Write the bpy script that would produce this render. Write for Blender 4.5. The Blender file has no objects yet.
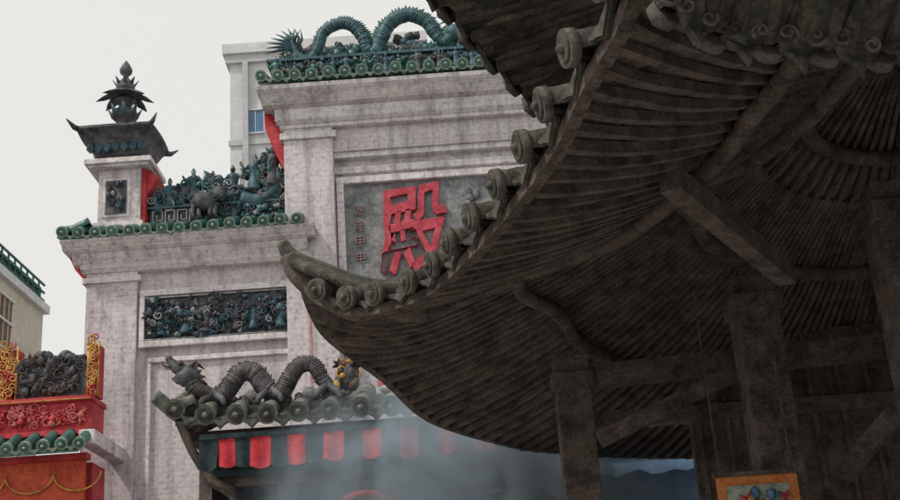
import bpy, math, random
from mathutils import Vector, Matrix
S=bpy.context.scene
R=random.Random(7)
CZ=1.6
# ---------------------------------------------------------------- materials
def mat(name,c1,c2=None,scale=3.0,rough=.8,bump=.3,bscale=None,spec=.3,c3=None,metal=0,coords='Object',stretch=(1,1,1),lo=.35,hi=.65,speck=.35):
    m=bpy.data.materials.new(name);m.use_nodes=True
    nt=m.node_tree;N=nt.nodes;L=nt.links
    p=N['Principled BSDF'];p.inputs['Roughness'].default_value=rough
    p.inputs['Specular IOR Level'].default_value=spec;p.inputs['Metallic'].default_value=metal
    tc=N.new('ShaderNodeTexCoord');mp=N.new('ShaderNodeMapping');mp.inputs['Scale'].default_value=stretch
    L.new(tc.outputs[coords],mp.inputs[0])
    n=N.new('ShaderNodeTexNoise');n.inputs['Scale'].default_value=scale;n.inputs['Detail'].default_value=6;n.inputs['Roughness'].default_value=.7
    L.new(mp.outputs[0],n.inputs['Vector'])
    cr=N.new('ShaderNodeValToRGB');cr.color_ramp.elements[0].position=lo;cr.color_ramp.elements[1].position=hi
    cr.color_ramp.elements[0].color=(*c1,1);cr.color_ramp.elements[1].color=(*(c2 or c1),1)
    if c3:
        e=cr.color_ramp.elements.new((lo+hi)/2);e.color=(*c3,1)
    L.new(n.outputs['Fac'],cr.inputs[0])
    n2=N.new('ShaderNodeTexNoise');n2.inputs['Scale'].default_value=bscale or scale*6;n2.inputs['Detail'].default_value=5;n2.inputs['Roughness'].default_value=.75
    L.new(mp.outputs[0],n2.inputs['Vector'])
    mr=N.new('ShaderNodeMapRange');mr.inputs['From Min'].default_value=.35;mr.inputs['From Max'].default_value=.65;mr.inputs['To Min'].default_value=1-speck;mr.inputs['To Max'].default_value=1+speck*.6
    L.new(n2.outputs['Fac'],mr.inputs['Value'])
    vm=N.new('ShaderNodeVectorMath');vm.operation='SCALE';L.new(cr.outputs[0],vm.inputs[0]);L.new(mr.outputs[0],vm.inputs['Scale'])
    L.new(vm.outputs[0],p.inputs['Base Color'])
    b=N.new('ShaderNodeBump');b.inputs['Strength'].default_value=bump;b.inputs['Distance'].default_value=.02
    L.new(n2.outputs['Fac'],b.inputs['Height']);L.new(b.outputs[0],p.inputs['Normal'])
    return m
def plaster(name,base,dark,tint,cscale=1.0):
    m=mat(name,dark,base,scale=1.1*cscale,bump=.35,bscale=14,lo=.25,hi=.6,c3=tint,speck=.12)
    nt=m.node_tree;N=nt.nodes;L=nt.links;p=N['Principled BSDF']
    tc=N.new('ShaderNodeTexCoord');sx=N.new('ShaderNodeSeparateXYZ');cb=N.new('ShaderNodeCombineXYZ')
    L.new(tc.outputs['Object'],sx.inputs[0]);L.new(sx.outputs[0],cb.inputs[0]);L.new(sx.outputs[2],cb.inputs[1])
    br=N.new('ShaderNodeTexBrick');br.inputs['Scale'].default_value=1.0
    br.inputs['Brick Width'].default_value=.32;br.inputs['Row Height'].default_value=.085;br.inputs['Mortar Size'].default_value=.006;br.inputs['Mortar Smooth'].default_value=.6
    br.inputs['Color1'].default_value=(1,1,1,1);br.inputs['Color2'].default_value=(.93,.92,.94,1);br.inputs['Mortar'].default_value=(.72,.7,.73,1)
    L.new(cb.outputs[0],br.inputs['Vector'])
    st=N.new('ShaderNodeTexNoise');st.inputs['Scale'].default_value=1;st.inputs['Detail'].default_value=6;st.inputs['Roughness'].default_value=.7
    mp=N.new('ShaderNodeMapping');mp.inputs['Scale'].default_value=(4,4,.5);L.new(tc.outputs['Object'],mp.inputs[0]);L.new(mp.outputs[0],st.inputs['Vector'])
    cr=N.new('ShaderNodeValToRGB');cr.color_ramp.elements[0].position=.34;cr.color_ramp.elements[0].color=(.42,.4,.42,1);cr.color_ramp.elements[1].position=.53;cr.color_ramp.elements[1].color=(1,1,1,1)
    L.new(st.outputs['Fac'],cr.inputs[0])
    sp=N.new('ShaderNodeTexNoise');sp.inputs['Scale'].default_value=14;sp.inputs['Detail'].default_value=6;sp.inputs['Roughness'].default_value=.85
    L.new(tc.outputs['Object'],sp.inputs['Vector'])
    c4=N.new('ShaderNodeValToRGB');c4.color_ramp.elements[0].position=.37;c4.color_ramp.elements[0].color=(.42,.4,.42,1);c4.color_ramp.elements[1].position=.47;c4.color_ramp.elements[1].color=(1,1,1,1)
    L.new(sp.outputs['Fac'],c4.inputs[0])
    cur=p.inputs['Base Color'].links[0].from_socket
    for s,fc in ((br.outputs['Color'],.75),(cr.outputs[0],.7),(c4.outputs[0],.7)):
        mx=N.new('ShaderNodeMix');mx.data_type='RGBA';mx.blend_type='MULTIPLY';mx.inputs[0].default_value=fc
        L.new(cur,mx.inputs[6]);L.new(s,mx.inputs[7]);cur=mx.outputs[2]
    L.new(cur,p.inputs['Base Color'])
    return m
WALL=plaster('whitewash',(.67,.63,.635),(.44,.405,.425),(.61,.565,.58))
WALL2=plaster('whitewash_trim',(.78,.745,.74),(.54,.505,.52),(.72,.685,.69))
TEAL=mat('green_glaze',(.015,.07,.062),(.06,.235,.2),scale=9,rough=.35,spec=.5,c3=(.04,.125,.11))
TEALR=mat('glaze_rim',(.14,.22,.18),(.42,.45,.35),scale=14,rough=.5)
DTEAL=mat('dark_teal_ceramic',(.012,.034,.048),(.065,.16,.2),scale=6,rough=.5,spec=.4)
DGREY=mat('dark_grey_ceramic',(.018,.018,.024),(.14,.14,.155),scale=7,rough=.6)
DBRN=mat('dark_brown_ceramic',(.025,.02,.019),(.14,.105,.09),scale=8,rough=.65)
LIGHTC=mat('chalk_ceramic',(.18,.19,.2),(.42,.42,.42),scale=10,rough=.7)
RED=mat('red_paint',(.36,.02,.03),(.6,.065,.075),scale=3,rough=.6)
REDC=mat('red_letter',(.34,.04,.055),(.6,.11,.14),scale=5,rough=.7,c3=(.5,.06,.09))
PINK=mat('pink_red_relief',(.4,.07,.07),(.58,.18,.17),scale=5)
ROSE=mat('faded_rose_paint',(.42,.2,.2),(.56,.36,.36),scale=9)
FADE=mat('worn_inscription_paint',(.2,.15,.155),(.33,.22,.22),scale=12)
GOLD=mat('gold_paint',(.3,.13,.03),(.72,.4,.08),scale=8,rough=.5,spec=.5)
PANEL=mat('slate_panel',(.13,.14,.145),(.34,.35,.35),scale=2.5,rough=.8,c3=(.22,.23,.24))
WOOD=mat('weathered_timber',(.04,.031,.026),(.165,.13,.112),scale=5,rough=.85,bump=.6,bscale=40)
BOARD=mat('underside_boards',(.135,.108,.094),(.36,.3,.262),scale=4,rough=.9,bump=.5,bscale=45,speck=.45)
TILEG=mat('weathered_tile',(.026,.023,.019),(.14,.122,.104),scale=9,rough=.75,bump=.6,bscale=50,c3=(.06,.062,.048))
TILEM=mat('mossy_tile',(.06,.06,.052),(.24,.25,.22),scale=9,rough=.8,bump=.6,bscale=50)
TILEL=mat('pale_tile_rim',(.045,.04,.034),(.15,.135,.118),scale=12,rough=.8,bscale=60)
# ---------------------------------------------------------------- mesh builder
def ico():
    p=(1+5**.5)/2
    v=[(-1,p,0),(1,p,0),(-1,-p,0),(1,-p,0),(0,-1,p),(0,1,p),(0,-1,-p),(0,1,-p),(p,0,-1),(p,0,1),(-p,0,-1),(-p,0,1)]
    f=[(0,11,5),(0,5,1),(0,1,7),(0,7,10),(0,10,11),(1,5,9),(5,11,4),(11,10,2),(10,7,6),(7,1,8),(3,9,4),(3,4,2),(3,2,6),(3,6,8),(3,8,9),(4,9,5),(2,4,11),(6,2,10),(8,6,7),(9,8,1)]
    v=[Vector(a).normalized() for a in v]
    cache={};nf=[]
    def mid(a,b):
        k=(min(a,b),max(a,b))
        if k not in cache: v.append(((v[a]+v[b])/2).normalized());cache[k]=len(v)-1
        return cache[k]
    for a,b,c in f:
        x,y,z=mid(a,b),mid(b,c),mid(c,a);nf+=[(a,x,z),(b,y,x),(c,z,y),(x,y,z)]
    return v,nf
IV,IF=ico()
class M:
    def __init__(s): s.v=[];s.f=[];s.m=[];s.sm=[];s.mats=[]
    def mi(s,mt):
        if mt not in s.mats:s.mats.append(mt)
        return s.mats.index(mt)
    def add(s,vs,fs,mt,smooth=False):
        o=len(s.v);s.v+=[Vector(q) for q in vs];i=s.mi(mt)
        for f in fs: s.f.append([k+o for k in f]);s.m.append(i);s.sm.append(smooth)
    def box(s,x0,x1,y0,y1,z0,z1,mt):
        vs=[(x,y,z) for z in(z0,z1) for y in(y0,y1) for x in(x0,x1)]
        s.add(vs,[(0,2,3,1),(4,5,7,6),(0,1,5,4),(2,6,7,3),(0,4,6,2),(1,3,7,5)],mt)
    def extx(s,prof,x0,x1,mt,d0=None):
        n=len(prof);vs=[(x0 if d0 is None else x0-d0[i],y,z) for i,(y,z) in enumerate(prof)]+[(x1 if d0 is None else x1+d0[i],y,z) for i,(y,z) in enumerate(prof)]
        fs=[(i,(i+1)%n,(i+1)%n+n,i+n) for i in range(n)]+[tuple(range(n))[::-1],tuple(range(n,2*n))]
        s.add(vs,fs,mt)
    def tube(s,path,rad,seg,mt,smooth=True,flat=1.0,upv=Vector((0,0,1)),phase=0):
        path=[Vector(q) for q in path];n=len(path)
        if not hasattr(rad,'__len__'):rad=[rad]*n
        rad=list(rad)+[rad[-1]]*max(0,n-len(rad))
        vs=[]
        for i,q in enumerate(path):
            t=(path[min(i+1,n-1)]-path[max(i-1,0)]).normalized()
            a=t.cross(upv)
            if a.length<1e-3:a=t.cross(Vector((0,1,0.01)))
            a.normalize();b=a.cross(t).normalized()
            for k in range(seg):
                an=2*math.pi*k/seg+phase
                vs.append(q+a*math.cos(an)*rad[i]+b*math.sin(an)*rad[i]*flat)
        fs=[(i*seg+k,i*seg+(k+1)%seg,(i+1)*seg+(k+1)%seg,(i+1)*seg+k) for i in range(n-1) for k in range(seg)]
        s.add(vs,fs,mt,smooth);o=len(s.v)-len(vs)
        i=s.mi(mt)
        s.f.append([o+k for k in range(seg)]);s.m.append(i);s.sm.append(False)
        s.f.append([o+(n-1)*seg+k for k in range(seg)][::-1]);s.m.append(i);s.sm.append(False)
    def blob(s,c,r,mt,jit=.15):
        c=Vector(c)
        if not hasattr(r,'__len__'):r=(r,r,r)
        s.add([c+Vector((v.x*r[0],v.y*r[1],v.z*r[2]))*(1+R.uniform(-jit,jit)) for v in IV],IF,mt,True)
    def lathe(s,c,prof,seg,mt,smooth=True,sq=False):
        vs=[];n=len(prof)
        for r,z in prof:
            for k in range(seg):
                an=2*math.pi*(k+.5)/seg
                vs.append((c[0]+r*math.cos(an),c[1]+r*math.sin(an),c[2]+z))
        fs=[(i*seg+k,i*seg+(k+1)%seg,(i+1)*seg+(k+1)%seg,(i+1)*seg+k) for i in range(n-1) for k in range(seg)]+[tuple(range(seg))[::-1],tuple(range((n-1)*seg,n*seg))]
        s.add(vs,fs,mt,smooth)
    def beam(s,a,b,w,h,mt):
        a=Vector(a);b=Vector(b);t=(b-a).normalized();x=t.cross(Vector((0,0,1)))
        if x.length<1e-3:x=Vector((1,0,0))
        x.normalize();y=x.cross(t)
        vs=[q+x*i*w/2+y*j*h/2 for q in(a,b) for i,j in((-1,-1),(1,-1),(1,1),(-1,1))]
        s.add(vs,[(0,1,2,3),(7,6,5,4),(0,4,5,1),(1,5,6,2),(2,6,7,3),(3,7,4,0)],mt)
    def obj(s,name,parent=None,bevel=0):
        me=bpy.data.meshes.new(name);me.from_pydata([tuple(q) for q in s.v],[],s.f)
        for mt in s.mats:me.materials.append(mt)
        me.polygons.foreach_set('material_index',s.m);me.polygons.foreach_set('use_smooth',s.sm);me.update()
        import bmesh
        bm=bmesh.new();bm.from_mesh(me);bmesh.ops.recalc_face_normals(bm,faces=bm.faces);bm.to_mesh(me);bm.free()
        o=bpy.data.objects.new(name,me);S.collection.objects.link(o)
        if parent:o.parent=parent
        if bevel:
            b=o.modifiers.new('bevel','BEVEL');b.width=bevel;b.segments=2;b.limit_method='ANGLE';b.angle_limit=math.radians(50)
        return o
def empty(name,loc=(0,0,0)):
    e=bpy.data.objects.new(name,None);S.collection.objects.link(e);return e
def catmull(pts,n):
    pts=[Vector(p) for p in pts];P=[2*pts[0]-pts[1]]+pts+[2*pts[-1]-pts[-2]];out=[]
    for i in range(1,len(P)-2):
        for k in range(n):
            t=k/n;a,b,c,d=P[i-1],P[i],P[i+1],P[i+2]
            out.append(.5*((2*b)+(c-a)*t+(2*a-5*b+4*c-d)*t*t+(3*b-a-3*c+d)*t**3))
    out.append(pts[-1]);return out
def resample(pts,step,start=0):
    out=[];ds=[0]
    for i in range(1,len(pts)):ds.append(ds[-1]+(pts[i]-pts[i-1]).length)
    x=start;j=0
    while x<ds[-1]:
        while ds[j+1]<x:j+=1
        f=(x-ds[j])/max(1e-6,ds[j+1]-ds[j]);p=pts[j].lerp(pts[j+1],f)
        t=(pts[min(j+2,len(pts)-1)]-pts[max(j-1,0)]).normalized()
        out.append((p,t));x+=step
    return out
def tilerow(m,path,step,r,length,side,slope,mt,rim,disc,drip=1.25,start=None,push=0,sam=None):
    sam=sam or resample(path,step,step/2 if start is None else start)
    for idx,(p,t) in enumerate(sam):
        o=Vector((t.y,-t.x,0)).normalized()*side
        tilt=Vector((t.x,t.y,t.z)).normalized()
        back=(-o*math.cos(slope)+Vector((0,0,1))*math.sin(slope))
        up=back.cross(tilt);up=up if up.z>0 else -up;up.normalize()
        jit=R.uniform(-.02,.03)*r*6
        p=p+o*jit-back*push+Vector((0,0,R.uniform(-.1,.1)*r))
        seg=10;vs=[];ns=7
        for k in range(ns):
            c=p+back*(length*k/(ns-1))
            rr=r*(1-.07*(k%2))
            for a in range(seg+1):
                an=-.6+(math.pi+1.2)*a/seg
                vs.append(c+tilt*math.cos(an)*rr+up*math.sin(an)*rr)
        m.add(vs,[(k*(seg+1)+a,k*(seg+1)+a+1,(k+1)*(seg+1)+a+1,(k+1)*(seg+1)+a) for k in range(ns-1) for a in range(seg)]+[tuple(k*(seg+1)+a for a in range(seg+1)) for k in (0,ns-1)],mt,True)
        m.tube([p+back*.02,p-back*.03],[r*1.1,r*1.1],16,rim)
        m.tube([p-back*.028,p-back*.042],[r*.85,r*.8],14,disc)
        m.blob(p-back*.045,(r*.32,)*3,rim,.1)
        if idx<len(sam)-1:
            q=sam[idx+1][0]-back*push;c=(p+q)/2+back*push*.6;w=(q-p)/2
            vs=[];ns2=3;sg=6
            for k in range(ns2):
                cc=c+back*(length*k/(ns2-1))
                for a in range(sg+1):
                    u=-1+2*a/sg
                    vs.append(cc+w*u*.8-up*r*(.35+.55*(1-u*u)))
            m.add(vs,[(k*(sg+1)+a,k*(sg+1)+a+1,(k+1)*(sg+1)+a+1,(k+1)*(sg+1)+a) for k in range(ns2-1) for a in range(sg)],mt,True)
            dn=-up
            pr=[(-.82,.2),(-.6,.75),(-.3,1.05),(0,drip+.25),(.3,1.05),(.6,.75),(.82,.2),(.5,.35),(0,.55),(-.5,.35)]
            f=[c+w*a+dn*(r*b)-back*.02 for a,b in pr];g=[x+back*.025 for x in f]
            n=len(pr)
            m.add(f+g,[tuple(range(n))[::-1],tuple(range(n,2*n))]+[(i,(i+1)%n,(i+1)%n+n,i+n) for i in range(n)],disc)
            f=[c+w*a*.75+dn*(r*(b*.72+.2))-back*.032 for a,b in pr];g=[x+back*.01 for x in f]
            m.add(f+g,[tuple(range(n))[::-1],tuple(range(n,2*n))]+[(i,(i+1)%n,(i+1)%n+n,i+n) for i in range(n)],rim)
# ornament pieces -----------------------------------------------------------
def scroll(m,x,y,z,r,mt,turn=1.6,hand=1,a0=0,th=.18):
    n=int(12*turn);pa=[];ra=[]
    for i in range(n+1):
        f=i/n;an=a0+hand*f*turn*2*math.pi;rr=r*(1-.82*f)
        pa.append((x+rr*math.cos(an),y-.02*f,z+rr*math.sin(an)));ra.append(r*th*(1-.4*f))
    m.tube(pa,ra,5,mt,upv=Vector((0,1,0)))
def leaf(m,x,y,z,l,w,an,mt,d=.03):
    c,s=math.cos(an),math.sin(an)
    pr=[(0,0),(.3,.5),(.6,.42),(1,0),(.6,-.42),(.3,-.5)]
    f=[(x+c*a*l-s*b*w,y,z+s*a*l+c*b*w) for a,b in pr]
    ctr=(x+c*.5*l,y-d,z+s*.5*l)
    bk=[(q[0],y+d,q[2]) for q in f]
    m.add(f+[ctr]+bk,[(i,(i+1)%6,6) for i in range(6)]+[(i,(i+1)%6,(i+1)%6+7,i+7) for i in range(6)],mt)
def relief(m,x0,x1,z0,z1,y,mats,dens=60,sz=.08):
    n=int((x1-x0)*(z1-z0)*dens)
    for i in range(n):
        x=R.uniform(x0+sz*.6,x1-sz*.6);z=R.uniform(z0+sz*.5,z1-sz*.5);k=R.random();mt=R.choice(mats)
        s=sz*R.uniform(.5,1.15)
        yy=y-R.uniform(0,.03)
        if k<.3: scroll(m,x,yy,z,s*.8,mt,R.uniform(.9,1.7),R.choice((-1,1)),R.uniform(0,6))
        elif k<.72:
            a=R.uniform(0,6.28)
            for q in range(R.randint(2,5)): leaf(m,x,yy,z,s*1.1,s*.5,a+q*.9,mt)
        else: m.blob((x,yy,z),(s*.5,.04,s*R.uniform(.4,.8)),mt,.25)
def figure(m,x,y,z,h,mt,mt2,lean=0,arm=1):
    pr=[(.2,0),(.21,.05),(.16,.25),(.13,.45),(.15,.55),(.17,.66),(.15,.76),(.06,.81),(.055,.83)]
    m.lathe((x,y,z),[(a*h,b*h) for a,b in pr],10,mt)
    m.blob((x+lean*h*.03,y-.01,z+h*.89),(h*.075,h*.075,h*.09),mt2,.05)
    m.lathe((x+lean*h*.03,y,z+h*.94),[(h*.09,0),(h*.06,h*.03),(h*.05,h*.08),(.01,h*.13)],8,mt)
    for sd in(-1,1):
        e=Vector((x+sd*h*.26,y-h*.08,z+h*R.uniform(.45,.7)))
        hd=e+Vector((-sd*h*.08 if sd!=arm else sd*h*.08,-h*.08,h*R.uniform(.02,.25)))
        m.tube([(x+sd*h*.13,y,z+h*.74),e,hd],[h*.06,h*.065,h*.035],7,mt)
        m.blob(hd,h*.035,mt2)
    if R.random()<.3:
        hx=x+arm*h*.34;m.tube([(hx,y-h*.15,z+h*.1),(hx+lean*.05,y-h*.15,z+h*1.05)],h*.015,5,mt2)
def dragon(m,path,rads,mt,mt2,sp=1.0):
    P=catmull(path,8);n=len(P)
    rr=[]
    for i in range(n):
        f=i/(n-1)*(len(rads)-1);k=min(int(f),len(rads)-2);rr.append(rads[k]+(rads[k+1]-rads[k])*(f-k))
    m.tube(P,rr,10,mt,upv=Vector((0,1,0)))
    for i in range(1,n-1):
        t=(P[i+1]-P[i-1]).normalized();nr=Vector((-t.z,0,t.x))
        a=P[max(0,i-4)];b2=P[min(n-1,i+4)];d=P[i]-(a+b2)/2
        if (nr.dot(d)<0 if d.length>.02 else nr.z<0):nr=-nr
        w1=R.uniform(1.03,1.13)
        m.tube([P[i]-t*rr[i]*.16,P[i]+t*rr[i]*.12],[rr[i]*w1,rr[i]*w1*.97],8,mt2 if R.random()<.45 else mt,upv=Vector((0,1,0)))
        b=P[i]+nr*rr[i]*.8;tip=b+nr*rr[i]*R.uniform(.6,1.1)*sp-t*rr[i]*.4
        w=rr[i]*.5
        m.add([b+t*w,b-t*w,tip,b+Vector((0,w*.6,0)),b-Vector((0,w*.6,0))],[(0,3,2),(3,1,2),(1,4,2),(4,0,2)],mt2)
    h=P[0];t=(P[0]-P[2]).normalized();t=Vector((t.x,0,t.z*.3)).normalized();s=rr[0]*1.35;up=Vector((0,0,1))
    m.blob(h+t*s*.3,(s*1.3,s*1.1,s*1.2),mt,.12)
    m.tube([h+t*s*.6+up*s*.3,h+t*s*1.7+up*s*.35,h+t*s*2.5+up*s*.7],[s*.8,s*.6,s*.35],8,mt)
    m.tube([h+t*s*.5-up*s*.5,h+t*s*1.4-up*s*1.0,h+t*s*2.1-up*s*1.0],[s*.5,s*.35,s*.15],7,mt)
    m.blob(h+t*s*2.5+up*s*.85,s*.36,mt2)
    for sd in(-1,1):
        m.blob(h+t*s*1.0+up*s*.9+Vector((0,sd*s*.6,0)),s*.32,mt2)
        m.tube([h+up*s*.9+Vector((0,sd*s*.4,0)),h-t*s*.8+up*s*1.9+Vector((0,sd*s*.6,0)),h-t*s*1.5+up*s*1.8+Vector((0,sd*s*.8,0))],[s*.28,s*.2,s*.06],6,mt2)
        m.tube([h+t*s*2.2+Vector((0,sd*s*.3,0)),h+t*s*3.0-up*s*.3+Vector((0,sd*s*.6,0)),h+t*s*3.3+up*s*.3+Vector((0,sd*s*.8,0))],[s*.1,s*.08,s*.03],5,mt2)
    for k in range(8):
        an=math.radians(-75+k*21);b=h-t*s*.2;e=b+(-t*math.cos(an)+up*math.sin(an))*s*1.9
        m.tube([b,(b+e)/2+up*s*.2,e],[s*.4,s*.32,s*.05],6,mt2)
    e=P[-1];t=(P[-1]-P[-3]).normalized()
    for k in range(5):
        a=math.radians(-50+25*k);d=Vector((t.x*math.cos(a)-t.z*math.sin(a),0,t.x*math.sin(a)+t.z*math.cos(a)))
        m.tube([e,e+d*s*.9,e+d*s*1.8+up*s*.2],[s*.35,s*.3,s*.03],6,mt2,flat=.5)
# ================================================================ WALL
gate=empty('temple_gable_wall')
m=M()
m.box(-5.74,-2.31,18.0,18.7,0,8.3,WALL)
m.box(-5.78,-4.97,17.9,18.72,0,8.13,WALL)
m.box(-5.84,-4.91,17.86,18.74,7.96,8.06,WALL2)
for a in((-4.93,-2.42,7.70,7.80),(-4.93,-2.42,6.86,6.96)): m.box(a[0],a[1],17.9,18.01,a[2],a[3],WALL2)
m.box(-4.93,-4.85,17.903,18.01,6.96,7.70,WALL2);m.box(-2.52,-2.42,17.903,18.01,6.96,7.70,WALL2)
m.box(-4.80,-2.34,17.95,18.01,6.62,6.70,WALL2)
m.box(-4.80,-4.74,17.953,18.01,1,6.62,WALL2);m.box(-2.62,-2.56,17.953,18.01,1,6.62,WALL2)
def cornice(m,x0,x1,yf,yb,z0,steps,mt,mt2):
    z=z0
    for i,(h,p) in enumerate(steps):
        p0=steps[i-1][1] if i else 0.02
        m.extx([(yf-p0,z),(yb+p0,z),(yb+p,z+h),(yf-p,z+h)],x0-p*.9,x1+p*.9,mt if i%2 else mt2);z+=h+.001
    return z
cornice(m,-5.8,-2.42,17.9,18.72,8.13,[(.05,.06),(.09,.08),(.14,.2),(.04,.24),(.1,.34),(.05,.36)],WALL,WALL2)
m.box(-2.57,3.4,18.1,19.0,0,10.9,WALL)
m.box(3.43,9.5,18.12,18.9,0,7.5,WALL)
m.box(-2.6,-1.8,17.84,19.02,0,10.40,WALL)
m.box(2.6,3.42,17.84,19.02,0,10.40,WALL)
m.box(-2.66,-1.74,17.8,19.04,10.2,10.32,WALL2)
m.box(2.54,3.48,17.8,19.04,10.2,10.32,WALL2)
cornice(m,-2.62,3.44,17.84,19.02,10.401,[(.06,.04),(.06,.08),(.2,.12),(.04,.2),(.14,.34),(.05,.38),(.08,.40)],WALL,WALL2)
for z0,z1,y in((9.98,10.40,17.93),(9.88,9.98,17.97),(9.62,9.74,18.03)): m.box(-1.8,2.6,y,18.11,z0,z1,WALL if z1>10.2 else WALL2)
m.box(-1.78,1.75,17.98,18.11,9.42,9.54,WALL2);m.box(-1.78,1.75,17.98,18.11,7.5,7.62,WALL2)
m.box(-1.78,-1.66,17.983,18.11,7.62,9.42,WALL2);m.box(1.63,1.75,17.983,18.11,7.62,9.42,WALL2)
m.box(-1.6,2.4,18.03,18.11,7.1,7.18,WALL2)
m.box(-2.27,-2.22,17.83,17.85,5.2,7.3,ROSE)
m.obj('masonry',gate,.012)
m=M();m.box(-1.66,1.63,18.06,18.105,7.62,9.42,PANEL)
relief(m,.25,1.55,7.75,9.35,18.07,[PANEL],dens=30,sz=.14)
m.obj('inscription_panel',gate)
def text(body,name,x0,x1,z0,z1,y,mt,ext,off,par,shear=0):
    c=bpy.data.curves.new(name,'FONT');c.body=body;c.extrude=ext;c.offset=off;c.shear=shear;c.resolution_u=6;c.bevel_depth=.003
    o=bpy.data.objects.new(name,c);S.collection.objects.link(o)
    dg=bpy.context.evaluated_depsgraph_get();me=bpy.data.meshes.new_from_object(o.evaluated_get(dg))
    bpy.data.objects.remove(o)
    xs=[v.co.x for v in me.vertices];ys=[v.co.y for v in me.vertices];a,b,c0,d=min(xs),max(xs),min(ys),max(ys)
    for v in me.vertices:
        u=(v.co.x-a)/(b-a);w=(v.co.y-c0)/(d-c0)
        uu=u+.014*math.sin(w*17+u*5)+.06*(w-.5);ww=w+.016*math.sin(u*13+w*4)+.07*(u-.5)
        v.co=(x0+uu*(x1-x0),y-v.co.z,z0+ww*(z1-z0))
    me.materials.clear();me.materials.append(mt)
    ob=bpy.data.objects.new(name,me);S.collection.objects.link(ob);ob.parent=par;return ob
try:
    text('殿','character_relief',-1.12,-.0,7.80,9.32,18.03,REDC,.04,.010,gate)
    for i,ch in enumerate('乾隆甲申'):
        text(ch,'small_character',-1.50,-1.36,8.86-i*.27,9.05-i*.27,18.045,FADE,.012,.001,gate)
except Exception as e: print('font',e)
m=M();m.box(-4.85,-2.52,17.96,18.01,6.96,7.70,DGREY)
for i in range(6): figure(m,-4.6+i*.38+R.uniform(-.06,.06),17.95,7.05,R.uniform(.38,.5),R.choice([DGREY,DTEAL]),R.choice([LIGHTC,DGREY]),R.uniform(-1,1),R.choice((-1,1)))
relief(m,-4.85,-2.52,6.98,7.68,17.93,[DGREY,DTEAL,DGREY,LIGHTC,DTEAL],dens=120,sz=.085)
relief(m,-4.85,-2.52,7.1,7.5,17.89,[DGREY,LIGHTC,DTEAL,DGREY],dens=70,sz=.09)
for z in(6.98,7.67): m.tube([(-4.84,17.93,z),(-2.53,17.93,z)],.018,6,LIGHTC)
m.obj('carved_frieze',gate)
m=M()
m.extx([(17.56,8.60),(18.3,8.95),(18.32,8.95),(19.06,8.60),(19.06,8.61),(18.31,9.0),(17.56,8.64)],-6.1,-2.3,TEAL)
tilerow(m,[Vector((-6.2,17.53,8.78)),Vector((-6.0,17.53,8.70)),Vector((-4,17.53,8.68)),Vector((-2.28,17.53,8.70))],.265,.085,.8,1,math.radians(24),TEAL,TEALR,TEAL)
tilerow(m,[Vector((-6.16,19.2,8.72)),Vector((-6.14,18.4,8.7)),Vector((-6.16,17.6,8.76))],.265,.085,.5,1,math.radians(24),TEAL,TEALR,TEAL)
m.extx([(17.46,11.08),(18.4,11.42),(18.5,11.42),(19.4,11.08),(19.4,11.1),(18.5,11.47),(18.4,11.47),(17.46,11.12)],-2.95,3.7,TEAL)
tilerow(m,[Vector((-3.02,17.42,11.22)),Vector((-2.8,17.42,11.18)),Vector((0,17.42,11.18)),Vector((3.7,17.42,11.18))],.275,.09,.9,1,math.radians(20),TEAL,TEALR,TEAL)
m.obj('glazed_tile_coping',gate)
m=M()
m.add([(-2.62,17.95,10.9),(-2.95,17.95,11.05),(-2.92,17.95,10.5),(-2.78,17.95,10.1),(-2.60,17.95,9.7)]+[(-2.62,18.6,10.9),(-2.95,18.6,11.05),(-2.92,18.6,10.5),(-2.78,18.6,10.1),(-2.60,18.6,9.7)],[(0,1,2,3,4),(9,8,7,6,5)]+[(i,(i+1)%5,(i+1)%5+5,i+5) for i in range(5)],RED)
m.add([(-5.79,17.99,8.2),(-6.12,17.99,8.52),(-6.0,17.99,8.25),(-5.79,17.99,8.0)]+[(-5.79,18.6,8.2),(-6.12,18.6,8.52),(-6.0,18.6,8.25),(-5.79,18.6,8.0)],[(0,1,2,3),(7,6,5,4)]+[(i,(i+1)%4,(i+1)%4+4,i+4) for i in range(4)],RED)
m.obj('red_end_board',gate)
rid=empty('dragon_ridge_ornament')
m=M()
m.box(-2.85,3.6,18.25,18.6,11.4,11.92,DTEAL)
for z in(11.44,11.88): m.box(-2.92,3.65,18.18,18.66,z,z+.05,DTEAL)
relief(m,-2.85,1.8,11.48,11.9,18.22,[DTEAL,DGREY,DTEAL,TEAL,LIGHTC],dens=130,sz=.1)
for i in range(15):
    x=-2.7+i*.3+R.uniform(-.05,.05);figure(m,x,18.12,11.48,R.uniform(.3,.42),R.choice([DTEAL,DGREY,TEAL]),R.choice([LIGHTC,DGREY,DTEAL]),R.uniform(-1,1),R.choice((-1,1)))
m.obj('figurine_band',rid)
m=M()
y=18.42
dragon(m,[(.3,y,12.3),(.15,y,12.15),(0,y,12.35),(-.15,y,12.6),(-.45,y,12.75),(-.78,y,12.6),(-.95,y,12.28),(-1.05,y,12.05),(-1.2,y,12.1),(-1.25,y,12.35),(-1.45,y,12.62),(-1.7,y,12.66),(-1.95,y,12.5),(-2.05,y,12.2),(-2.2,y,12.0),(-2.42,y,12.12),(-2.5,y,12.38)],[.1,.115,.125,.115,.1,.09,.05],DTEAL,TEAL,.9)
relief(m,-2.8,.9,11.93,12.2,18.42,[DTEAL,TEAL,DGREY],dens=170,sz=.12)
for k in range(40):
    x=R.choice((-.45,-1.62,-1.05,-2.2,.2))+R.uniform(-.22,.22);m.blob((x,y+.05,12.0+R.uniform(0,.36)),R.uniform(.05,.1),R.choice([DTEAL,DGREY]),.3)
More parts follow.
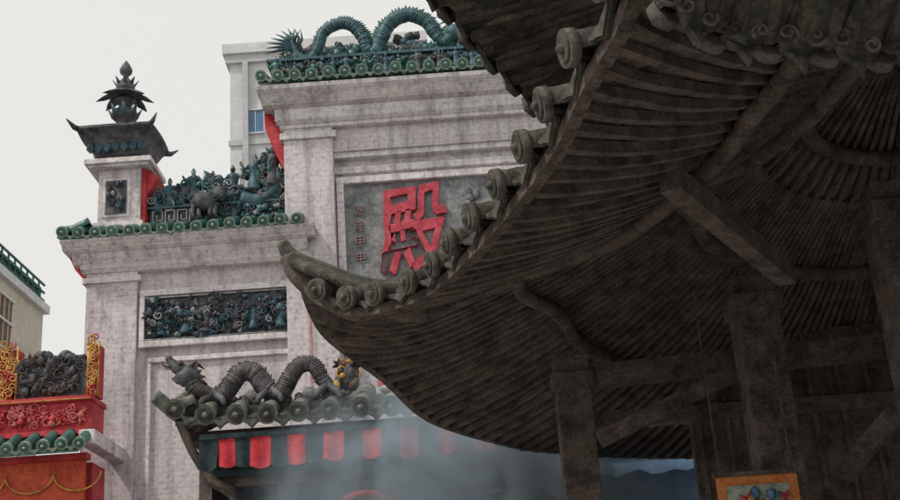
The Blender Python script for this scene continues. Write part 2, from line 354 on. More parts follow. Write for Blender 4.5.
for i in range(9):
    a=math.radians(60+i*14);m.tube([(-2.45,y,12.2),(-2.45+.25*math.cos(a),y,12.2+.25*math.sin(a)),(-2.5+.48*math.cos(a+.2),y,12.2+.45*math.sin(a+.2))],[.06,.05,.008],6,DTEAL,flat=.5)
dragon(m,[(1.0,y,12.15),(1.05,y,12.3),(1.25,y,12.6),(1.55,y,12.75),(1.88,y,12.6),(2.05,y,12.28),(2.25,y,12.05),(2.4,y,12.2),(2.6,y,12.62),(2.9,y,12.6),(3.1,y,12.2),(3.3,y,12.1),(3.5,y,12.38)],[.1,.11,.12,.11,.1,.09,.05],DTEAL,TEAL,1.0)
m.lathe((.65,y,11.92),[(.2,0),(.22,.1),(.1,.18),(.16,.3),(.2,.42),(.12,.55),(.02,.62)],12,TEAL)
m.obj('ridge_dragons',rid)
fig=empty('ceramic_figurine_ridge')
m=M()
m.box(-4.86,-2.62,18.15,18.5,8.9,9.28,DGREY)
for z in(8.93,9.26): m.box(-4.9,-2.6,18.1,18.55,z,z+.04,DTEAL)
for i in range(4):
    x=-4.8+i*.2
    pts=[(x,9.0),(x,9.22),(x+.15,9.22),(x+.15,9.05),(x+.06,9.05),(x+.06,9.14)]
    for a,b in zip(pts,pts[1:]): m.beam((a[0],18.12,a[1]),(b[0],18.12,b[1]),.02,.02,LIGHTC)
relief(m,-4.0,-2.65,8.95,9.3,18.1,[DTEAL,DGREY,TEAL,LIGHTC,DTEAL],dens=120,sz=.1)
top=[(-4.85,9.45),(-4.5,9.6),(-4.2,9.75),(-3.9,9.8),(-3.5,9.85),(-3.2,9.9),(-2.95,10.0),(-2.65,9.9)]
for k in range(130):
    x=R.uniform(-4.85,-2.62)
    for a,b in zip(top,top[1:]):
        if a[0]<=x<=b[0]: zt=a[1]+(b[1]-a[1])*(x-a[0])/(b[0]-a[0])
    z=R.uniform(9.28,zt);s=R.uniform(.05,.12)
    m.blob((x,18.3+R.uniform(-.12,.12),z),(s,s*.9,s*R.uniform(.7,1.4)),R.choice([DTEAL,DGREY,DGREY,DTEAL,DBRN]),.3)
    if k%2: scroll(m,x,18.15+R.uniform(-.05,.1),z,s,R.choice([DTEAL,DGREY,TEAL,LIGHTC]),1.4,R.choice((-1,1)),R.uniform(0,6),.22)
    if k%3==0: leaf(m,x,18.14,z,.17,.08,R.uniform(.3,2.8),R.choice([DTEAL,TEAL,DGREY]))
for x,z,h in((-4.55,9.3,.5),(-4.15,9.45,.5),(-3.85,9.4,.48),(-3.5,9.4,.55),(-3.15,9.5,.62),(-2.85,9.55,.72)):
    figure(m,x,18.2,z,h,R.choice([DTEAL,DGREY]),R.choice([LIGHTC,DGREY]),R.uniform(-1,1),R.choice((-1,1)))
m.blob((-3.95,18.05,9.3),(.24,.14,.17),DGREY,.15);m.blob((-3.68,18.02,9.42),(.13,.12,.14),DGREY,.2)
for k in range(9):
    a=k*.7;scroll(m,-3.7+.12*math.cos(a),17.96,9.44+.12*math.sin(a),.06,DTEAL,1.2,1,a)
for x in(-4.1,-4.0,-3.82,-3.74): m.tube([(x,18.03,9.25),(x-.03,18,9.1),(x,17.98,8.97)],[.055,.04,.05],7,DGREY)
m.tube(catmull([(-3.35,18.2,9.35),(-3.1,18.2,9.3),(-2.85,18.2,9.45),(-2.75,18.2,9.75),(-2.9,18.2,10.0),(-2.78,18.2,10.2)],6),[.16-.004*i for i in range(31)],9,DTEAL,upv=Vector((0,1,0)))
for k in range(5): leaf(m,-2.82,18.18,10.08,.24,.1,math.radians(30+k*32),DTEAL)
for k in range(12): leaf(m,-2.95+.1*math.sin(k),18.1,9.35+k*.06,.18,.08,math.radians(150-k*9),TEAL if k%2 else DGREY)
m.obj('figurines',fig)
fin=empty('finial_post')
m=M()
m.box(-5.66,-4.97,17.95,18.6,8.85,9.95,WALL)
m.box(-5.72,-4.91,17.89,18.66,8.85,9.0,WALL2)
m.box(-5.58,-5.14,17.93,17.96,9.1,9.78,WALL2)
m.box(-5.53,-5.19,17.91,17.935,9.15,9.73,DGREY)
relief(m,-5.53,-5.19,9.16,9.72,17.9,[DTEAL,DGREY,LIGHTC],dens=160,sz=.07)
m.obj('pedestal',fin,.01)
m=M()
m.box(-4.965,-4.9,18.0,18.62,9.0,9.95,RED)
m.add([(-4.9,18.05,9.5),(-4.9,18.05,9.94),(-4.7,18.05,9.80),(-4.9,18.6,9.5),(-4.9,18.6,9.94),(-4.7,18.6,9.80)],[(0,1,2),(5,4,3),(0,2,5,3),(1,4,5,2),(0,3,4,1)],RED)
m.obj('red_side',fin)
m=M()
m.box(-5.8,-4.83,17.83,18.72,9.952,10.0,WALL2)
m.box(-5.86,-4.77,17.77,18.78,10.0,10.08,WALL2)
def sq(c,prof,mt):
    vs=[];n=len(prof);seg=24
    for r,z in prof:
        for k in range(seg):
            an=2*math.pi*k/seg+math.pi/4;cx,sy=math.cos(an),math.sin(an);mm=max(abs(cx),abs(sy));f=1/mm*.8+.2
            f=min(f,1.32);lift=(f-1)*.35*max(0,(z-.4)) if z>.4 else 0
            vs.append((c[0]+r*cx*f,c[1]+r*sy*f,c[2]+z+lift))
    fs=[(i*seg+k,i*seg+(k+1)%seg,(i+1)*seg+(k+1)%seg,(i+1)*seg+k) for i in range(n-1) for k in range(seg)]+[tuple(range(seg))[::-1],tuple(range((n-1)*seg,n*seg))]
    m.add(vs,fs,mt,False)
C=(-5.36,18.27,10.08)
sq(C,[(.38,0),(.40,.04),(.34,.08),(.40,.14),(.50,.30),(.55,.40),(.58,.44),(.66,.50),(.66,.54),(.54,.57),(.40,.62),(.28,.68)],DGREY)
for sx,sy in((-1,-1),(1,-1),(1,1),(-1,1)):
    b=Vector((C[0]+sx*.5,C[1]+sy*.5,10.58));m.tube([b,b+Vector((sx*.14,sy*.14,.03)),b+Vector((sx*.24,sy*.24,.14))],[.06,.045,.01],6,DGREY)
for k in range(7):
    x=-5.78+k*.14;leaf(m,x,17.80,10.2,.22,.12,math.pi/2,DTEAL)
m.lathe((C[0],C[1],10.76),[(.3,0),(.26,.05),(.17,.09),(.12,.16),(.17,.24),(.23,.3),(.21,.38),(.12,.46),(.09,.5),(.14,.56),(.18,.6),(.11,.66),(.09,.72),(.15,.8),(.16,.88),(.1,.98),(.05,1.04),(.045,1.08),(.1,1.14),(.11,1.2),(.07,1.29),(.01,1.38)],14,DGREY)
for k in range(8):
    a=k*math.pi/4+.2;d=Vector((math.cos(a),math.sin(a),0));b=Vector((C[0],C[1],11.40))
    pts=[b,b+d*.2+Vector((0,0,.08)),b+d*.36+Vector((0,0,0)),b+d*.48-Vector((0,0,.06))]
    m.tube(pts,[.1,.12,.08,.01],6,DGREY,flat=.35)
    b=Vector((C[0],C[1],10.98));m.tube([b,b+d*.2+Vector((0,0,.08)),b+d*.29+Vector((0,0,.24))],[.07,.08,.01],6,DTEAL,flat=.4)
    b=Vector((C[0],C[1],11.6));m.tube([b,b+d*.14+Vector((0,0,.05)),b+d*.22+Vector((0,0,.16))],[.06,.05,.01],5,DGREY,flat=.4)
m.obj('finial',fin)
# ================================================================ MODERN BUILDING behind
CONC=mat('render_white',(.5,.51,.52),(.64,.65,.66),scale=.8,rough=.9,bump=.1,speck=.1)
CONC2=mat('render_grey_band',(.4,.41,.42),(.5,.51,.52),scale=.8,speck=.1)  # greyer render for the ledges, lower cornice step and vertical strip
GLASS=mat('blue_glass',(.05,.12,.25),(.1,.22,.4),scale=.5,rough=.1,spec=.7,bump=0)
mb=empty('apartment_tower')
m=M()
m.box(-7.8,-.5,40,52,0,24.2,CONC)
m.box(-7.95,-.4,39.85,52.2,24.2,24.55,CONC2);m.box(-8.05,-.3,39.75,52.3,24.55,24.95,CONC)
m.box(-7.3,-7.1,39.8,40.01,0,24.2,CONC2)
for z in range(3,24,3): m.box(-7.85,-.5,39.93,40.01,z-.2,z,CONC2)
m.obj('walls',mb)
m=M()
for z in range(1,8):
    for x in(-6.85,-4.6,-2.4):
        z0=z*3-.6+.9;m.box(x-.3,x+.3,39.94,39.98,z0,z0+.85,GLASS)
        for a in(-.34,.3): m.box(x+a,x+a+.04,39.9,40.0,z0-.04,z0+.89,CONC)
        m.box(x-.34,x+.34,39.88,40,z0-.08,z0-.03,CONC);m.box(x-.34,x+.34,39.89,40,z0+.88,z0+.93,CONC)
        m.box(x-.012,x+.012,39.92,39.95,z0,z0+.85,CONC)
m.obj('windows',mb)
BEIGE=mat('beige_render',(.42,.38,.31),(.56,.52,.44),scale=.7,rough=.9,bump=.1,speck=.12)
BRW=mat('brown_shutter',(.1,.06,.04),(.2,.13,.08),scale=2)
NET=mat('green_rail',(.03,.09,.08),(.08,.18,.16),scale=3)
lb=empty('beige_apartment_block')
m=M()
m.box(-24,-12.6,16,35,0,13.2,BEIGE);m.box(-24.2,-12.45,15.8,35.15,13.2,13.45,CONC)
m.box(-24,-12.52,16,35.05,10.2,10.4,CONC)
m.obj('walls',lb)
m=M()
for i in range(36):
    y=17+i*.5;m.beam((-12.6,y,13.45),(-12.6,y,14.1),.05,.05,NET)
for z in(13.6,13.85,14.1): m.beam((-12.6,16.2,z),(-12.6,35,z),.05,.06,NET)
m.box(-12.7,-12.66,16.3,34.9,13.45,14.0,NET)
m.obj('railing',lb)
m=M()
for zf in(2,5,8,11.3):
    for y in(18,21,24,27,30.6):
        m.box(-12.62,-12.56,y,y+1.8,zf,zf+1.4,BRW)
        for k in range(5): m.box(-12.56,-12.53,y+.1+k*.35,y+.14+k*.35,zf,zf+1.4,BEIGE)
        for zz in(zf-.08,zf+.7,zf+1.4): m.box(-12.6,-12.5,y-.1,y+1.9,zz,zz+.06,CONC)
m.obj('windows',lb)
# ================================================================ RED GATE at left
rg=empty('red_temple_gatehouse')
m=M()
m.box(-9.6,-5.22,16.6,17.2,5.22,5.78,RED)
for z in(5.76,5.28): m.box(-9.6,-5.2,16.54,17.26,z,z+.07,RED)
m.box(-9.6,-5.21,16.53,16.545,5.775,5.79,GOLD)
relief(m,-6.7,-5.25,5.36,5.74,16.58,[PINK,RED,PINK],dens=110,sz=.1)
m.box(-9.6,-5.3,17.0,17.6,0,4.95,RED)
ORG=mat('orange_red',(.42,.05,.03),(.58,.11,.05),scale=2)
m.box(-9.6,-5.25,16.5,16.58,4.0,4.97,ORG)
m.box(-9.6,-5.2,16.4,16.6,4.9,4.98,RED)
for i in range(7):
    x=-9.3+i*.66;m.tube([(x+.33*math.cos(a),16.47,4.72-.25*math.sin(a)) for a in [k*math.pi/10 for k in range(11)]],.014,6,GOLD,upv=Vector((0,1,0)))
m.obj('ridge_wall',rg)
m=M()
m.box(-6.42,-5.34,16.75,17.05,5.85,6.4,DGREY)
relief(m,-6.4,-5.36,5.87,6.52,16.72,[DGREY,DBRN,DGREY],dens=150,sz=.1)
for k in range(40):
    x=R.uniform(-6.35,-5.4);m.blob((x,16.8,6.22+.2*R.random()+.12*math.sin((x+6.35)*3.3)),R.uniform(.05,.1),R.choice([DGREY,DBRN]),.3)
for x0,x1,n in((-7.1,-6.36,90),(-5.33,-5.18,28)):
    m.box(x0,x1,16.75,17.0,5.85,6.62,RED)
    for k in range(n):
        scroll(m,R.uniform(x0+.05,x1-.03),16.72,R.uniform(5.9,6.72),R.uniform(.05,.08),GOLD if k%5 else RED,1.3,R.choice((-1,1)),R.uniform(0,6),.2)
    for x in(x0,x1): m.tube([(x,16.73,5.85),(x,16.73,6.66)],.018,6,GOLD)
m.obj('carved_crest',rg)
m=M()
m.extx([(16.2,4.95),(16.62,5.2),(16.62,5.24),(16.2,4.99)],-9.6,-5.25,TEAL)
tilerow(m,[Vector((-9.6,16.18,5.05)),Vector((-7,16.18,5.03)),Vector((-5.2,16.18,5.08))],.25,.08,.45,1,math.radians(28),TEAL,TEALR,TEAL)
m.obj('tiles',rg)
m=M();m.box(-5.32,-5.1,16.4,17.9,5.1,5.3,WALL2);m.obj('plaster_corbel',rg,.01)
# ================================================================ SMALL CANOPY ROOF
cn=empty('tiled_canopy')
m=M()
ep=catmull([(-3.55,14,5.02),(-3.35,14,4.9),(-2.9,14,4.82),(-1.5,14,4.8),(0,14,4.8),(1.2,14,4.82)],8)
tilerow(m,ep,.37,.115,1.2,1,math.radians(22),TILEM,TILEM,TILEG,1.3)
m.extx([(14.02,4.72),(15.3,5.2),(15.3,5.26),(14.02,4.78)],-3.4,1.2,TILEG)
m.tube(catmull([(-3.62,13.9,5.08),(-3.42,14.1,4.92),(-3.3,14.6,5.0),(-3.25,15.3,5.3)],6),.09,8,TILEM)
tilerow(m,[Vector((-3.4,15.2,4.9)),Vector((-3.42,14.6,4.86)),Vector((-3.5,14.0,4.98))],.3,.1,.3,1,math.radians(20),TILEM,TILEM,TILEG)
m.obj('roof_tiles',cn)
m=M()
m.box(-3.3,1.2,14.3,15.25,4.58,4.70,WOOD)
m.box(-3.15,-3.0,14.2,15.2,0,4.6,WOOD);m.box(.95,1.1,14.2,15.2,0,4.6,WOOD)
m.box(-3.0,.95,14.25,14.4,4.0,4.18,WOOD)
for x in(-2.2,-1.3,-.4,.5): m.box(x-.03,x+.03,14.26,14.36,2.6,4.0,WOOD)
m.box(-3.0,.95,14.26,14.34,3.72,3.77,DGREY)
m.tube(catmull([(-3.35,14.1,4.75),(-3.2,14.15,4.4),(-3.0,14.2,4.1),(-2.75,14.2,3.9),(-2.68,14.2,3.6)],6),[.09]*12+[.12]*6+[.1]*7,8,WOOD,flat=.6)
BACK=mat('inner_blue_grey',(.1,.13,.17),(.2,.25,.3),scale=1)
m.box(-3.0,.95,15.1,15.2,0,4.5,BACK)
m.tube([(-1.2+.42*math.cos(a),14.22,3.42+.4*math.sin(a)) for a in [k*math.pi/12 for k in range(13)]],.04,8,RED,upv=Vector((0,1,0)))
m.obj('frame',cn)
VR=mat('red_cloth',(.42,.025,.04),(.62,.06,.07),scale=5,rough=.9);VD=mat('dark_cloth',(.012,.022,.025),(.035,.055,.06),scale=5,rough=.9)
m=M()
x=-3.12;i=0
while x<1.1:
    w=(.22 if i%2 else .21)*R.uniform(.88,1.12);nn=8;vs=[];zb=4.20+R.uniform(-.03,.02);ph=R.uniform(0,6)
    for k in range(nn+1):
        u=k/nn;yy=14.05+.03*math.sin(u*math.pi*2+ph)
        vs+=[(x+u*w,14.05+.01*math.sin(u*6),4.56),(x+u*w,(14.05+yy)/2,4.4),(x+u*w+.015*math.sin(ph),yy-.03,zb-.035*math.sin(u*math.pi))]
    m.add(vs,[(3*k+j,3*k+j+1,3*k+j+4,3*k+j+3) for k in range(nn) for j in(0,1)],VR if i%2 else VD,True);x+=w-.004;i+=1
m.box(-3.12,1.1,14.03,14.09,4.54,4.6,VD)
m.box(-3.0,.98,14.12,14.14,4.1,4.56,VD)
m.obj('striped_valance',cn)
dg=empty('dragon_sculpture')
m=M();y=14.35
ZB=5.08
dragon(m,[(-3.28,y-.1,ZB+.28),(-3.2,y-.1,ZB+.14),(-3.02,y,ZB+.05),(-2.88,y,ZB+.06),(-2.78,y,ZB+.2),(-2.66,y,ZB+.33),(-2.5,y,ZB+.3),(-2.38,y,ZB+.12),(-2.2,y,ZB+.02),(-2.08,y,ZB+.2),(-1.95,y,ZB+.36),(-1.78,y,ZB+.36),(-1.66,y,ZB+.15),(-1.52,y,ZB+.06),(-1.4,y,ZB+.25)],[.09,.105,.11,.115,.1,.085,.05],DGREY,DBRN,.6)
for x in(-3.0,-2.3,-1.6):
    for k in(-1,1): m.tube([(x,y-.04,ZB+.08),(x+k*.12,y-.14,ZB-.02),(x+k*.16,y-.2,ZB-.12)],[.06,.045,.03],6,DGREY)
relief(m,-2.9,-1.3,ZB-.12,ZB+.04,y,[DGREY,DBRN],dens=140,sz=.09)
m.box(-3.2,1.2,14.3,14.42,4.86,4.98,TILEG)
m.blob((-1.42,14.4,ZB+.22),(.1,.05,.17),GOLD,.2);m.blob((-1.33,14.36,ZB+.2),(.12,.08,.22),DGREY,.2)
relief(m,-1.55,-1.2,ZB,ZB+.42,14.32,[DGREY,GOLD,DBRN],dens=140,sz=.09)
leaf(m,-.95,14.4,ZB-.02,.2,.12,.9,RED);leaf(m,-.9,14.38,ZB-.02,.18,.1,2.2,RED);m.blob((-.9,14.36,ZB),(.08,.05,.06),LIGHTC)
m.obj('dragon_body',dg)
# ================================================================ PAVILION (dark timber roof)
pav=empty('timber_pavilion')
def V(x,y,z):return Vector((x,y,z+CZ))
T=V(-1.22,9.2,3.25)
e1=[T,V(-1.05,9.05,2.98),V(-.76,8.85,2.79),V(-.38,8.45,2.71),V(-.10,8.03,2.68),V(.29,6.88,2.64),V(.46,6.3,2.64),V(.61,5.74,2.65),V(.70,5.2,2.68),V(.78,4.85,2.70),V(.85,4.5,2.73),V(1.0,3.4,2.9),V(1.1,2.6,3.1)]
e2=[T,V(-1.20,9.7,3.12),V(-1.08,10.1,2.96),V(-.68,10.8,2.75),V(-.31,11.75,2.55),V(.38,12.5,2.42),V(.95,12.9,2.36),V(2.2,13.6,2.34),V(3.6,14.2,2.4),V(4.6,14.6,2.6)]
e3=[V(4.6,14.6,2.6),V(6.5,13.2,2.4),V(8.0,10.5,2.4),V(8.6,7,2.4),V(8,4,2.5),V(5.5,2.2,2.7),V(3,1.6,2.8),V(1.1,2.6,3.1)]
A=V(3.9,8.5,5.0)
ZM=2.71+CZ
def prof(e,s,ap=A):
    q=e.lerp(ap,s);fl=max(0,e.z-ZM) if ap is A else 0
    b=e.z-fl
    q.z=b+(ap.z-b)*(.3*s+.7*s*s)+fl*max(0,1-5*s)**2;return q
SS=[0,.03,.06,.1,.14,.18,.24,.3,.38,.46,.55,.65,.75,.87,1]
def loft(m,pts,ap,mt,off=0):
    n=len(pts);vs=[]
    for s in SS:
        for p in pts:
            q=prof(p,s,ap);q.z+=off;vs.append(q)
    m.add(vs,[(i*n+k,i*n+k+1,(i+1)*n+k+1,(i+1)*n+k) for i in range(len(SS)-1) for k in range(n-1)],mt,True)
c1=catmull(e1,8);c2=catmull(e2,8);c3=catmull(e3,8)
m=M()
for c in(c1,c2,c3):loft(m,c,A,BOARD)
m.obj('underside_boarding',pav)
m=M()
for c in(c1,c2,c3):loft(m,c,A,TILEG,.10)
for c in(c1,c2):
    n=len(c);vs=[p.copy() for p in c]+[p+Vector((0,0,.10)) for p in c];m.add(vs,[(k,k+1,k+1+n,k+n) for k in range(n-1)],TILEG)
m.obj('roof_cover',pav)
m=M()
for c,sp in((c1,.19),(c2,.17),(c3,.4)):
    for j,(p,t) in enumerate(resample(c,sp,.1)):
        w=R.uniform(.85,1.15);en=.95 if j%3==0 else .72
        pa=[prof(p,s*en/.95)-Vector((0,0,.045+R.uniform(0,.012))) for s in(0,.04,.1,.17,.25,.4,.55,.7,.82,.95)]
        m.tube(pa,[.042*w]*6+[.036,.032,.03,.025],4,WOOD,smooth=False,phase=math.pi/4)
m.obj('rafters',pav)
m=M()
for c in(c1,c2,c3):
    for s,r in((.34,.06),(.6,.07),(.8,.07)):
        m.tube([prof(p,s)-Vector((0,0,.12)) for p in c[::3]],r,8,WOOD)
for P0 in(T,c2[-1],c1[-1]):
    m.tube([prof(P0,s)-Vector((0,0,.1)) for s in[k/10 for k in range(11)]],[.06]+[.09]*10,4,WOOD,smooth=False,phase=math.pi/4)
m.lathe((A.x,A.y,A.z-.9),[(.05,0),(.16,.06),(.2,.2),(.14,.3),(.14,.9)],10,WOOD)
for c in(c1,c2):
    m.tube([p-Vector((0,0,.03)) for p in c[::2]],.05,4,WOOD,smooth=False,phase=math.pi/4)
m.beam(V(1.35,6.7,2.8),V(2.45,8.4,2.68),.13,.16,WOOD)
m.beam(V(1.14,10,1.86),V(2.39,10,2.37),.10,.13,WOOD)
m.beam(V(.9,10.25,2.45),V(5,10.25,2.6),.14,.2,WOOD)
m.beam(V(2.9,9.6,1.3),V(4.6,8.6,3.0),.12,.14,WOOD)
m.obj('beams',pav)
m=M()
for x,y,w,h in((.98,10.3,.30,4.25),(2.45,9.5,.34,4.6),(3.15,8.0,.34,4.75),(4.6,14,.3,3.8),(5.6,7,.4,4.8),(5.6,10.4,.4,4.8)):
    m.box(x-w/2,x+w/2,y-w/2,y+w/2,0.2,h,WOOD);m.box(x-w*.7,x+w*.7,y-w*.7,y+w*.7,0,.35,PANEL)
    m.box(x-w*.6,x+w*.6,y-w*.6,y+w*.6,h-.3,h-.15,WOOD)
m.obj('posts',pav,.01)
m=M()
m.box(2.2,8.0,11.5,11.62,0,4.7,WOOD)  # dark boarding added as backing, standing in for the shade of the deep interior
for i in range(20): m.box(2.25+i*.28,2.29+i*.28,11.46,11.5,0,4.7,WOOD)
m.box(1.1,8.0,11.42,11.6,3.85,4.0,WOOD)
m.obj('shade_backing',pav)
m=M()
c1o=[p+Vector((0,0,.09)) for p in c1]
sam=resample(c1o,.05,.46);pick=[];i=0
while i<len(sam):
    pick.append(sam[i]);i+=7 if len(pick)<3 else (9 if len(pick)<6 else 10)
tilerow(m,None,.5,.085,.42,1,math.radians(11),TILEG,TILEL,TILEG,1.3,sam=pick,push=.13)
c2o=[p+Vector((0,0,.08)) for p in c2]
tilerow(m,c2o,.3,.06,.4,-1,math.radians(12),TILEG,TILEG,TILEG,1.0,start=.5)
pa=[prof(T,s)+Vector((0,0,.13)) for s in(.3,.22,.15,.1,.05)]+[T+Vector((-.03,.02,.10)),T+Vector((-.11,.03,.19)),T+Vector((-.15,.03,.27))]
P=catmull(pa,5);n=len(P);m.tube(P,[.085*(1-.45*max(0,(i/n-.6)/.4)) for i in range(n)],8,TILEG)
for off,r0 in((Vector((.0,-.16,-.02)),.05),(Vector((.02,-.28,-.08)),.045)):
    pb=[prof(T,s)+Vector((0,0,.1))+off for s in(.22,.15,.1,.05)]+[T+Vector((-.02,.02,.06))+off*.6,T+Vector((-.08,.03,.13))+off*.5]
    m.tube(catmull(pb,5),r0,8,TILEG)
m.tube(catmull([prof(T,.2)-Vector((0,0,.10)),prof(T,.08)-Vector((0,0,.08)),T+Vector((-.02,0,-.02)),T+Vector((-.12,.02,.14))],5),[.1]*10+[.09,.08,.07,.06],8,WOOD)
m.obj('eave_tiles',pav)
B=V(4.6,7.8,6.9)
b1=[V(-1.0,6.6,5.2),V(-.42,6.95,4.75),V(.08,7.34,4.53),V(.40,7.95,4.42),V(.70,8.5,4.36),V(1.13,9.2,4.30),V(1.9,10.2,4.4),V(3,11.5,4.6)]
b2=[V(-1.0,6.6,5.2),V(0,5.6,4.8),V(1.5,4.5,4.7),V(4,3.6,4.7),V(6,4,4.9)]
d1=catmull(b1,8);d2=catmull(b2,8)
m=M()
for c in(d1,d2):
    loft(m,c,B,BOARD);loft(m,c,B,TILEG,.14)
    n=len(c);m.add([p.copy() for p in c]+[p+Vector((0,0,.14)) for p in c],[(k,k+1,k+1+n,k+n) for k in range(n-1)],TILEG)
    for p,t in resample(c,.22,.1):
        m.tube([prof(p,s,B)-Vector((0,0,.045)) for s in(0,.1,.25,.4,.55)],.042,4,WOOD,smooth=False,phase=math.pi/4)
tilerow(m,[p+Vector((0,0,.06)) for p in d1],.36,.09,.45,-1,math.radians(14),TILEG,TILEL,TILEG,1.8,push=.08)
m.obj('upper_tier_roof',pav)
m=M()
m.lathe((B.x,B.y,B.z-.2),[(.5,0),(.3,.3),(.2,.5),(.35,.8),(.1,1.2),(.02,1.5)],12,TILEG)
m.obj('roof_finial',pav)
he=empty('entrance_hall_eave')
m=M()
h1=catmull([V(.86,4.1,2.52),V(1.15,4.3,2.44),V(1.69,4.4,2.38),V(2.3,4.45,2.35),V(3.6,4.45,2.35)],8)
tilerow(m,h1,.24,.06,.5,-1,math.radians(20),TILEG,TILEL,TILEG,2.6,push=.05)
n=len(h1);m.add([p+Vector((0,0,-.02)) for p in h1]+[p+Vector((0,-1.6,.62)) for p in h1]+[p+Vector((0,0,.06)) for p in h1]+[p+Vector((0,-1.6,.7)) for p in h1],[(k,k+1,k+1+n,k+n) for k in range(n-1)]+[(2*n+k,2*n+k+1,3*n+k+1,3*n+k) for k in range(n-1)],TILEG)
for p,t in resample(h1,.13,.05): m.tube([p+Vector((0,-.03,-.03)),p+Vector((0,-1.6,.58))],.035,6,WOOD)
for j,(p,t) in enumerate(resample(h1,.115,.06)):
    s=R.uniform(.035,.05);scroll(m,p.x,p.y-.1,p.z-.03-R.uniform(0,.03),s,TILEL if j%3 else TILEG,1.4,1 if j%2 else -1,j,.26)
    if j%2: leaf(m,p.x,p.y-.1,p.z-.04,.09,.05,-math.pi/2+R.uniform(-.6,.6),TILEG if j%4 else LIGHTC,.012)
m.obj('eave_tiles',he)
# ================================================================ AWNING, BANNER
BLUE=mat('blue_tarpaulin',(.09,.17,.3),(.2,.32,.45),scale=2,rough=.5)
aw=empty('blue_awning')
m=M()
vs=[];nx=24
for i in range(nx+1):
    x=-.1+3.4*i/nx
    for y,z in((15.0,4.2),(15.0,3.95),(15.9,4.5)):
        vs.append((x,y,z+.02*math.sin(i*1.3)+(0 if z>4 else .03*math.sin(i*2.1))))
m.add(vs,[(3*i,3*i+1,3*i+4,3*i+3) for i in range(nx)]+[(3*i,3*i+2,3*i+5,3*i+3) for i in range(nx)],BLUE,True)
m.box(-.1,3.3,14.96,15.0,4.19,4.24,LIGHTC)
m.box(-.1,-.05,15,15.06,0,4.2,PANEL);m.box(3.24,3.3,15,15.06,0,4.2,PANEL)
m.box(-.1,3.3,15.9,15.94,2.6,4.2,BLUE)
m.obj('tarpaulin',aw)
pb=empty('hanging_banner')
m=M()
ORG2=mat('orange_banner',(.5,.14,.04),(.62,.25,.08),scale=4)
m.box(1.85,2.45,9.0,9.02,2.3,2.93,ORG2)
m.box(1.92,2.38,8.985,8.999,2.4,2.86,TEALR)
relief(m,1.9,2.4,2.45,2.84,8.99,[GOLD,RED,TEALR,BLUE],dens=200,sz=.08)
m.box(1.83,2.47,8.97,9.03,2.93,2.96,WOOD)
for x in(1.88,2.42): m.beam((x,9.0,2.95),(x,9.0,4.4),.01,.01,WOOD)
m.obj('panel',pb)
# incense smoke
sm=bpy.data.materials.new('smoke');sm.use_nodes=True;N=sm.node_tree.nodes;L=sm.node_tree.links
N.remove(N['Principled BSDF']);pv=N.new('ShaderNodeVolumePrincipled');pv.inputs['Color'].default_value=(.72,.88,1,1);pv.inputs['Anisotropy'].default_value=0
tc=N.new('ShaderNodeTexCoord');nz=N.new('ShaderNodeTexNoise');nz.inputs['Scale'].default_value=1.2;nz.inputs['Detail'].default_value=4;nz.inputs['Distortion'].default_value=1.2
L.new(tc.outputs['Object'],nz.inputs['Vector'])
mr=N.new('ShaderNodeMapRange');mr.inputs['From Min'].default_value=.4;mr.inputs['From Max'].default_value=.68;mr.inputs['To Min'].default_value=.1;mr.inputs['To Max'].default_value=5.5
L.new(nz.outputs['Fac'],mr.inputs['Value'])
gr=N.new('ShaderNodeTexGradient');gr.gradient_type='SPHERICAL'
mp=N.new('ShaderNodeMapping');mp.inputs['Location'].default_value=(-.2/2.8,-13.1/1.0,-3.5/1.7);mp.inputs['Scale'].default_value=(1/2.8,1,1/1.7)
L.new(tc.outputs['Object'],mp.inputs[0]);L.new(mp.outputs[0],gr.inputs[0])
mu=N.new('ShaderNodeMath');mu.operation='MULTIPLY';L.new(mr.outputs[0],mu.inputs[0]);L.new(gr.outputs['Fac'],mu.inputs[1]);L.new(mu.outputs[0],pv.inputs['Density'])
L.new(pv.outputs[0],N['Material Output'].inputs['Volume'])
m=M();m.box(-2.6,3.0,12.3,13.9,1.8,5.2,sm);m.obj('incense_smoke')
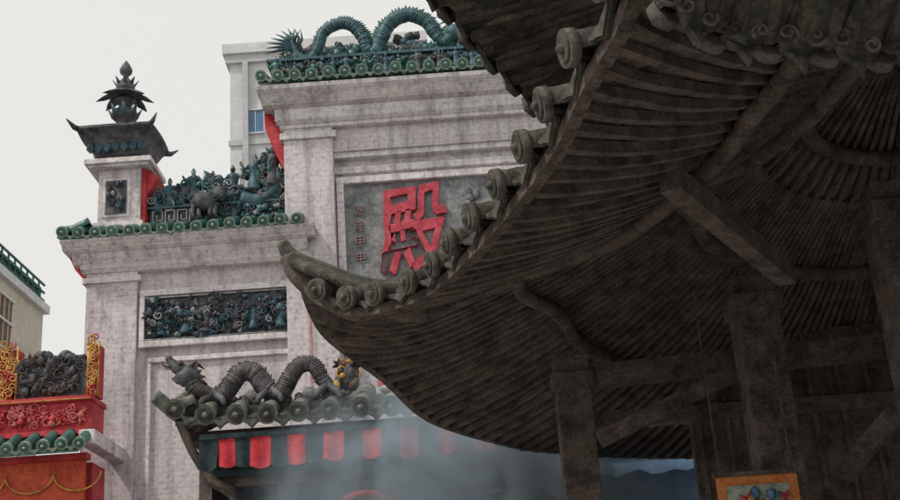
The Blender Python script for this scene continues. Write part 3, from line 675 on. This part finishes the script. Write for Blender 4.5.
# ground
G=mat('paving',(.26,.25,.235),(.4,.385,.36),scale=1.5,rough=.9)
m=M();m.add([(-400,-400,0),(400,-400,0),(400,400,0),(-400,400,0)],[(0,1,2,3)],G);m.obj('ground')
# ================================================================ LIGHT
el=math.radians(52);az=math.radians(240)
w=bpy.data.worlds.new("World");S.world=w;w.use_nodes=True;N=w.node_tree.nodes;L=w.node_tree.links
sky=N.new('ShaderNodeTexSky');sky.sky_type='NISHITA';sky.sun_disc=False;sky.sun_elevation=el;sky.sun_rotation=az;sky.dust_density=5;sky.air_density=1.5
hs=N.new('ShaderNodeHueSaturation');hs.inputs['Saturation'].default_value=.3;L.new(sky.outputs[0],hs.inputs['Color'])
mx=N.new('ShaderNodeMix');mx.data_type='RGBA';mx.inputs[0].default_value=.82;L.new(hs.outputs[0],mx.inputs[6]);mx.inputs[7].default_value=(9.2,9.05,8.7,1)
bg=N['Background'];L.new(mx.outputs[2],bg.inputs[0]);bg.inputs[1].default_value=.1
sd=Vector((math.sin(az)*math.cos(el),math.cos(az)*math.cos(el),math.sin(el)))
sl=bpy.data.lights.new('sun','SUN');sl.energy=2.5;sl.angle=math.radians(6);sl.color=(1,.93,.85)
so=bpy.data.objects.new('sun',sl);S.collection.objects.link(so);so.rotation_euler=sd.to_track_quat('Z','Y').to_euler()
# ================================================================ CAMERA
cam=bpy.data.cameras.new('camera');cam.sensor_width=36;cam.lens=48;cam.clip_end=2000;cam.clip_start=.05
co=bpy.data.objects.new('camera',cam);S.collection.objects.link(co)
th=math.radians(20);ro=math.radians(4)
fw=Vector((0,math.cos(th),math.sin(th)));up0=Vector((0,-math.sin(th),math.cos(th)));rt0=Vector((1,0,0))
rt=rt0*math.cos(ro)-up0*math.sin(ro);up=rt0*math.sin(ro)+up0*math.cos(ro)
mt=Matrix((( rt.x,up.x,-fw.x,0),(rt.y,up.y,-fw.y,0),(rt.z,up.z,-fw.z,CZ),(0,0,0,1)))
co.matrix_world=mt;S.camera=co
S.view_settings.view_transform='Standard';S.view_settings.look='None';S.view_settings.exposure=0
